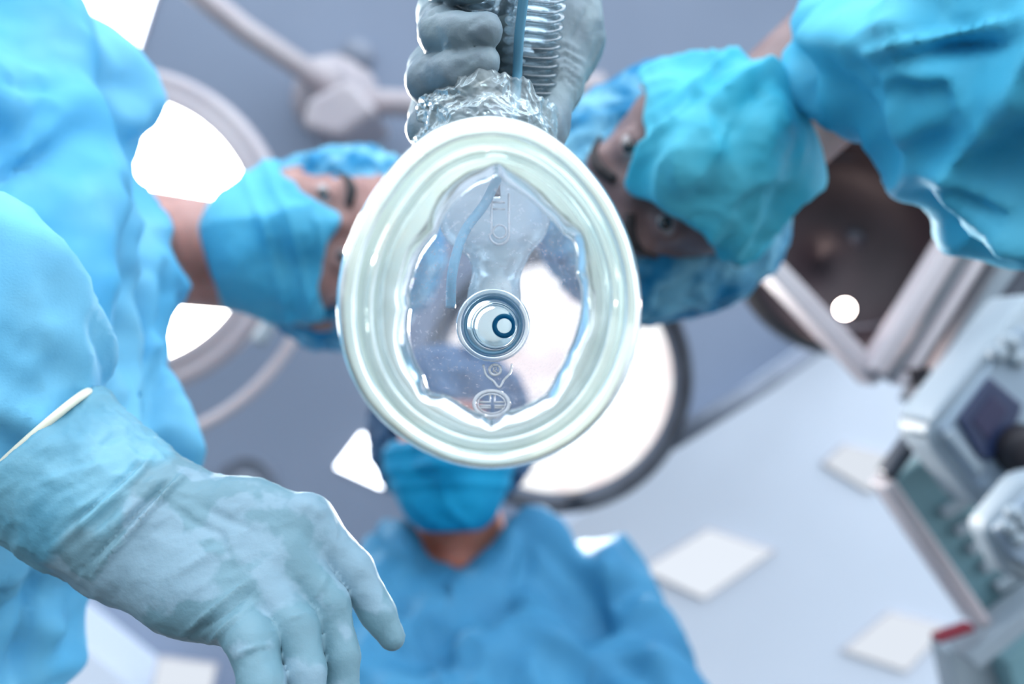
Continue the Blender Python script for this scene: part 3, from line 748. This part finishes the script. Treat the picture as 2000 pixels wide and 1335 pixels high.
def emb_tube(name, pxs, r, parent, closed=False, m=None):
    return tube(name, [on_shell(x, y) for x, y in pxs], r, m or EMB, parent, n=8, closed=closed)
mark = emb_tube('moulded_mark', [(960+34*math.cos(a), 788+25*math.sin(a)) for a in np.linspace(0, 2*math.pi, 48, endpoint=False)], .0008, mk, True)
emb_tube('moulded_line', [(960+27*math.cos(a), 788+19*math.sin(a)) for a in np.linspace(0, 2*math.pi, 48, endpoint=False)], .00035, mark, True)
for seg in ([(957, 771), (957, 785), (936, 785)], [(966, 771), (966, 785), (984, 785)], [(936, 792), (958, 792), (958, 796), (938, 796)], [(984, 792), (966, 792), (966, 796), (982, 796)]):
    emb_tube('moulded_line', seg, .00045, mark)
m3 = emb_tube('moulded_mark', [(967+11*math.cos(a), 722+10*math.sin(a)) for a in np.linspace(0, 2*math.pi, 32, endpoint=False)], .0006, mk, True)
emb_tube('moulded_line', [(964, 727), (964, 718), (969, 717), (970, 721), (965, 723), (971, 728)], .0003, m3)
emb_tube('moulded_rib', spline([(944, 712), (950, 732), (964, 744), (975, 756), (984, 742), (996, 728), (1000, 710)], 5), .0005, mk)

# ------------------------------------------------------------------ wye piece, hoses, sampling line
wy = empty('wye_connector', 'frosted plastic breathing connector joined to the top of the clear mask', 'hose connector')
body = union([cone(P(966, 560, .385), P(975, 500, .392), .0105, .0115), cone(P(972, 480, .396), P(960, 430, .402), .013, .022), cone(P(930, 430, .404), P(1010, 430, .404), .015, .015), cone(P(925, 420, .404), P(915, 330, .41), .012, .011), cone(P(1010, 420, .404), P(1015, 320, .41), .012, .011), cone(P(964, 632, .389), P(964, 600, .390), .0125, .0118)], .012)
V, F = nets(body, .0016, .004); mesh_obj('body', relax(V, F, 2), F, FROST, wy)
tube('port_rim', [P(964, 634, .366)+.0125*np.array([math.cos(a), math.sin(a), 0]) for a in np.linspace(0, 2*math.pi, 48, endpoint=False)], .0012, CLEARP, wy, closed=True)
loop = [(960, 378), (960, 455)]+[(975-19*math.cos(a), 458+19*math.sin(a)) for a in np.linspace(0, math.pi, 14)]+[(994, 455), (994, 378)]
tube('moulded_line', [P(x, y, .376) for x, y in loop], .0006, EMB, wy, n=8)
tube('moulded_line', [P(976+13*math.cos(a), 452+13*math.sin(a), .376) for a in np.linspace(0, 2*math.pi, 32, endpoint=False)], .0005, EMB, wy, n=8, closed=True)
for y in (395, 408): tube('moulded_line', [P(962, y, .377), P(986, y, .377)], .0005, EMB, wy, n=8)
lathe('valve_ring', P(985, 636, .369), [(.0034, 0), (.0056, -.0006), (.0058, .003), (.0036, .003)], BLUER, wy, closed=True, n=40)
prism('latch_clip', [(958, 350), (976, 346), (978, 383), (957, 384)], .372, .006, STEEL, wy, .0008)

def hose(name, pts, r, label, pitch=.0046, amp=.0018):
    sp = spline(pts, 60); seg = np.linalg.norm(np.diff(sp, axis=0), axis=1); s = np.concatenate([[0], np.cumsum(seg)])
    n = int(s[-1]/pitch*12); ss = np.linspace(0, s[-1], n); path = np.stack([np.interp(ss, s, sp[:, i]) for i in range(3)], 1)
    c_ = np.cos(2*math.pi*ss/pitch); rad = r+amp*np.sign(c_)*np.abs(c_)**.6
    o = tube(name, path, rad, HOSE, n=40, cap=False)
    return tag(o, label, 'breathing hose')
hose('corrugated_hose', [P(1062, -160, .355), P(1052, -30, .374), P(1040, 80, .390), P(1030, 190, .402), P(1024, 300, .408)], .0128, 'clear ridged breathing hose behind the thin blue line in the upper glove')
hose('corrugated_hose', [P(950, -170, .352), P(930, -60, .368), P(917, 60, .390), P(910, 190, .402), P(908, 300, .408)], .0120, 'clear ridged breathing hose under the curled fingertips, left of the blue line')
c_ = empty('hose_collar', 'clear plastic collar at the top edge on the left hose above the fingertips', 'hose collar')
ax_ = P(942, -60, .362)-P(930, 20, .362)
lathe('ring', P(932, 6, .372), [(.0150, 0), (.0175, .001), (.0172, .004), (.0155, .005), (.0165, .009), (.0158, .016)], CLEARP, c_, axis=ax_, n=56, closed=True)
ln = tube('sampling_line_and_streak', spline([P(1036, -120, .340), P(1026, -30, .352), P(1014, 70, .366), P(1010, 150, .378), P(1004, 220, .374), P(985, 310, .370), P(950, 392, .372), P(906, 455, .368), P(884, 530, .364), P(880, 600, .368)], 12), .0023, BLUEP, n=16)  # stretch below the film added for a light arc reflected in the shell
tag(ln, 'thin blue tube running down over the ridged hose into the crinkled film, lower end added for a reflected streak', 'tube')

# crinkled film wrapped round the hoses
nu, nv = 260, 120
uu, vv = np.meshgrid(np.linspace(-1.25, 1.25, nu), np.linspace(0, 1, nv), indexing='ij')
cx_ = 945+vv*5; top = P(0, 0, 1)
A = np.stack([(cx_+150*np.sin(uu)-CX)/F_PX*.375, (160+150*vv+34*np.abs(uu)-CY)/F_PX*.375, CAMZ+.402-.050*np.cos(uu)-.01*vv], -1).reshape(-1, 3)
n1 = np.stack([np.sin(uu), 0*uu, -np.cos(uu)], -1).reshape(-1, 3)
A = A+n1*(.0022*crumple(A, .022, 8)+.0004*crumple(A, .008, 9))[:, None]
edge = (1-vv.ravel())**6
A[:, 1] += edge*(.006*noise(A*np.array([120, 10, 10]))+.0015*noise(A*np.array([500, 10, 10])))
idx = np.arange(nu*nv).reshape(nu, nv)
F = np.stack([idx[:-1, :-1], idx[1:, :-1], idx[1:, 1:], idx[:-1, 1:]], -1).reshape(-1, 4)
fo = mesh_obj('plastic_film', A, F, FILM); tag(fo, 'crinkled clear plastic film wrapped round the hoses just above the mask', 'plastic film')
sm = fo.modifiers.new('thickness', 'SOLIDIFY'); sm.thickness = .0003

# ------------------------------------------------------------------ second gloved hand gripping the hoses
hb = union(chain((1120, -330, .50, 150), (1110, -120, .455, 120)), .01)
V, F = nets(hb, .006); h2 = mesh_obj('person', V, F, SKINR)
tag(h2, 'person out of view above, only the grey-green gloved hand gripping the hoses shows', 'person')
pm = chain((1100, -260, .47, 110), (1080, -60, .435, 88), (1074, 70, .432, 80), (1062, 170, .425, 72))
pm += chain((1010, -100, .45, 90), (960, 60, .455, 80)) + chain((1092, 70, .432, 80), (960, 120, .455, 70))
fA = chain((900, 10, .43, 56), (872, 30, .40, 54), (862, 66, .372, 46), (905, 68, .358, 40), (950, 58, .352, 33))
fB = chain((900, 110, .44, 54), (850, 140, .405, 52), (838, 158, .378, 45), (890, 142, .362, 40), (942, 122, .356, 33))
fC = chain((900, 190, .44, 50), (850, 225, .41, 48), (836, 252, .385, 40), (890, 262, .372, 38), (935, 262, .368, 32))
fD = chain((935, -80, .43, 54), (895, -60, .40, 50), (880, -28, .375, 44), (930, -40, .358, 40))
tb = chain((1092, 30, .43, 64), (1078, 150, .415, 56), (1060, 250, .40, 44), (1020, 300, .392, 36))
pu = union(pm, .014); fs = [union(f, .003) for f in (fA, fB, fC, fD)]; tu = union(tb, .008)
def h2f(p):
    e = fs[0](p)
    for f in fs[1:]: e = np.minimum(e, f(p))
    return smin(smin(pu(p), e, .008), tu(p), .006)
h2f.lo = np.min([pu.lo, tu.lo]+[f.lo for f in fs], 0); h2f.hi = np.max([pu.hi, tu.hi]+[f.hi for f in fs], 0)
V, F = nets(h2f, .0016, .004); V = relax(V, F, 2); N = normals(V, F)
cr2 = [([(1070+2*i, 98+16*i), (1105, 90+15*i), (1148-5*i, 118+14*i)], 3.2, -.0016) for i in range(5)]
cr2 += [([(1110, 90), (1130, 50), (1150, 10)], 4, -.0012), ([(900, 62), (935, 40), (955, 34)], 6, -.0008), ([(885, 142), (915, 122), (940, 105)], 6, -.0008), ([(875, 2), (850, 10), (840, 20)], 3, -.0012), ([(880, 14), (852, 22), (838, 34)], 3, -.0012)]
V = V+N*gdisp(V, N, cr2, lambda v: .0007*folds(v, .014, (.8, .4, .2), 3, 33)+.0003*crumple(v, .01, 3))[:, None]
mesh_obj('glove', V, F, GLOVE2, h2)
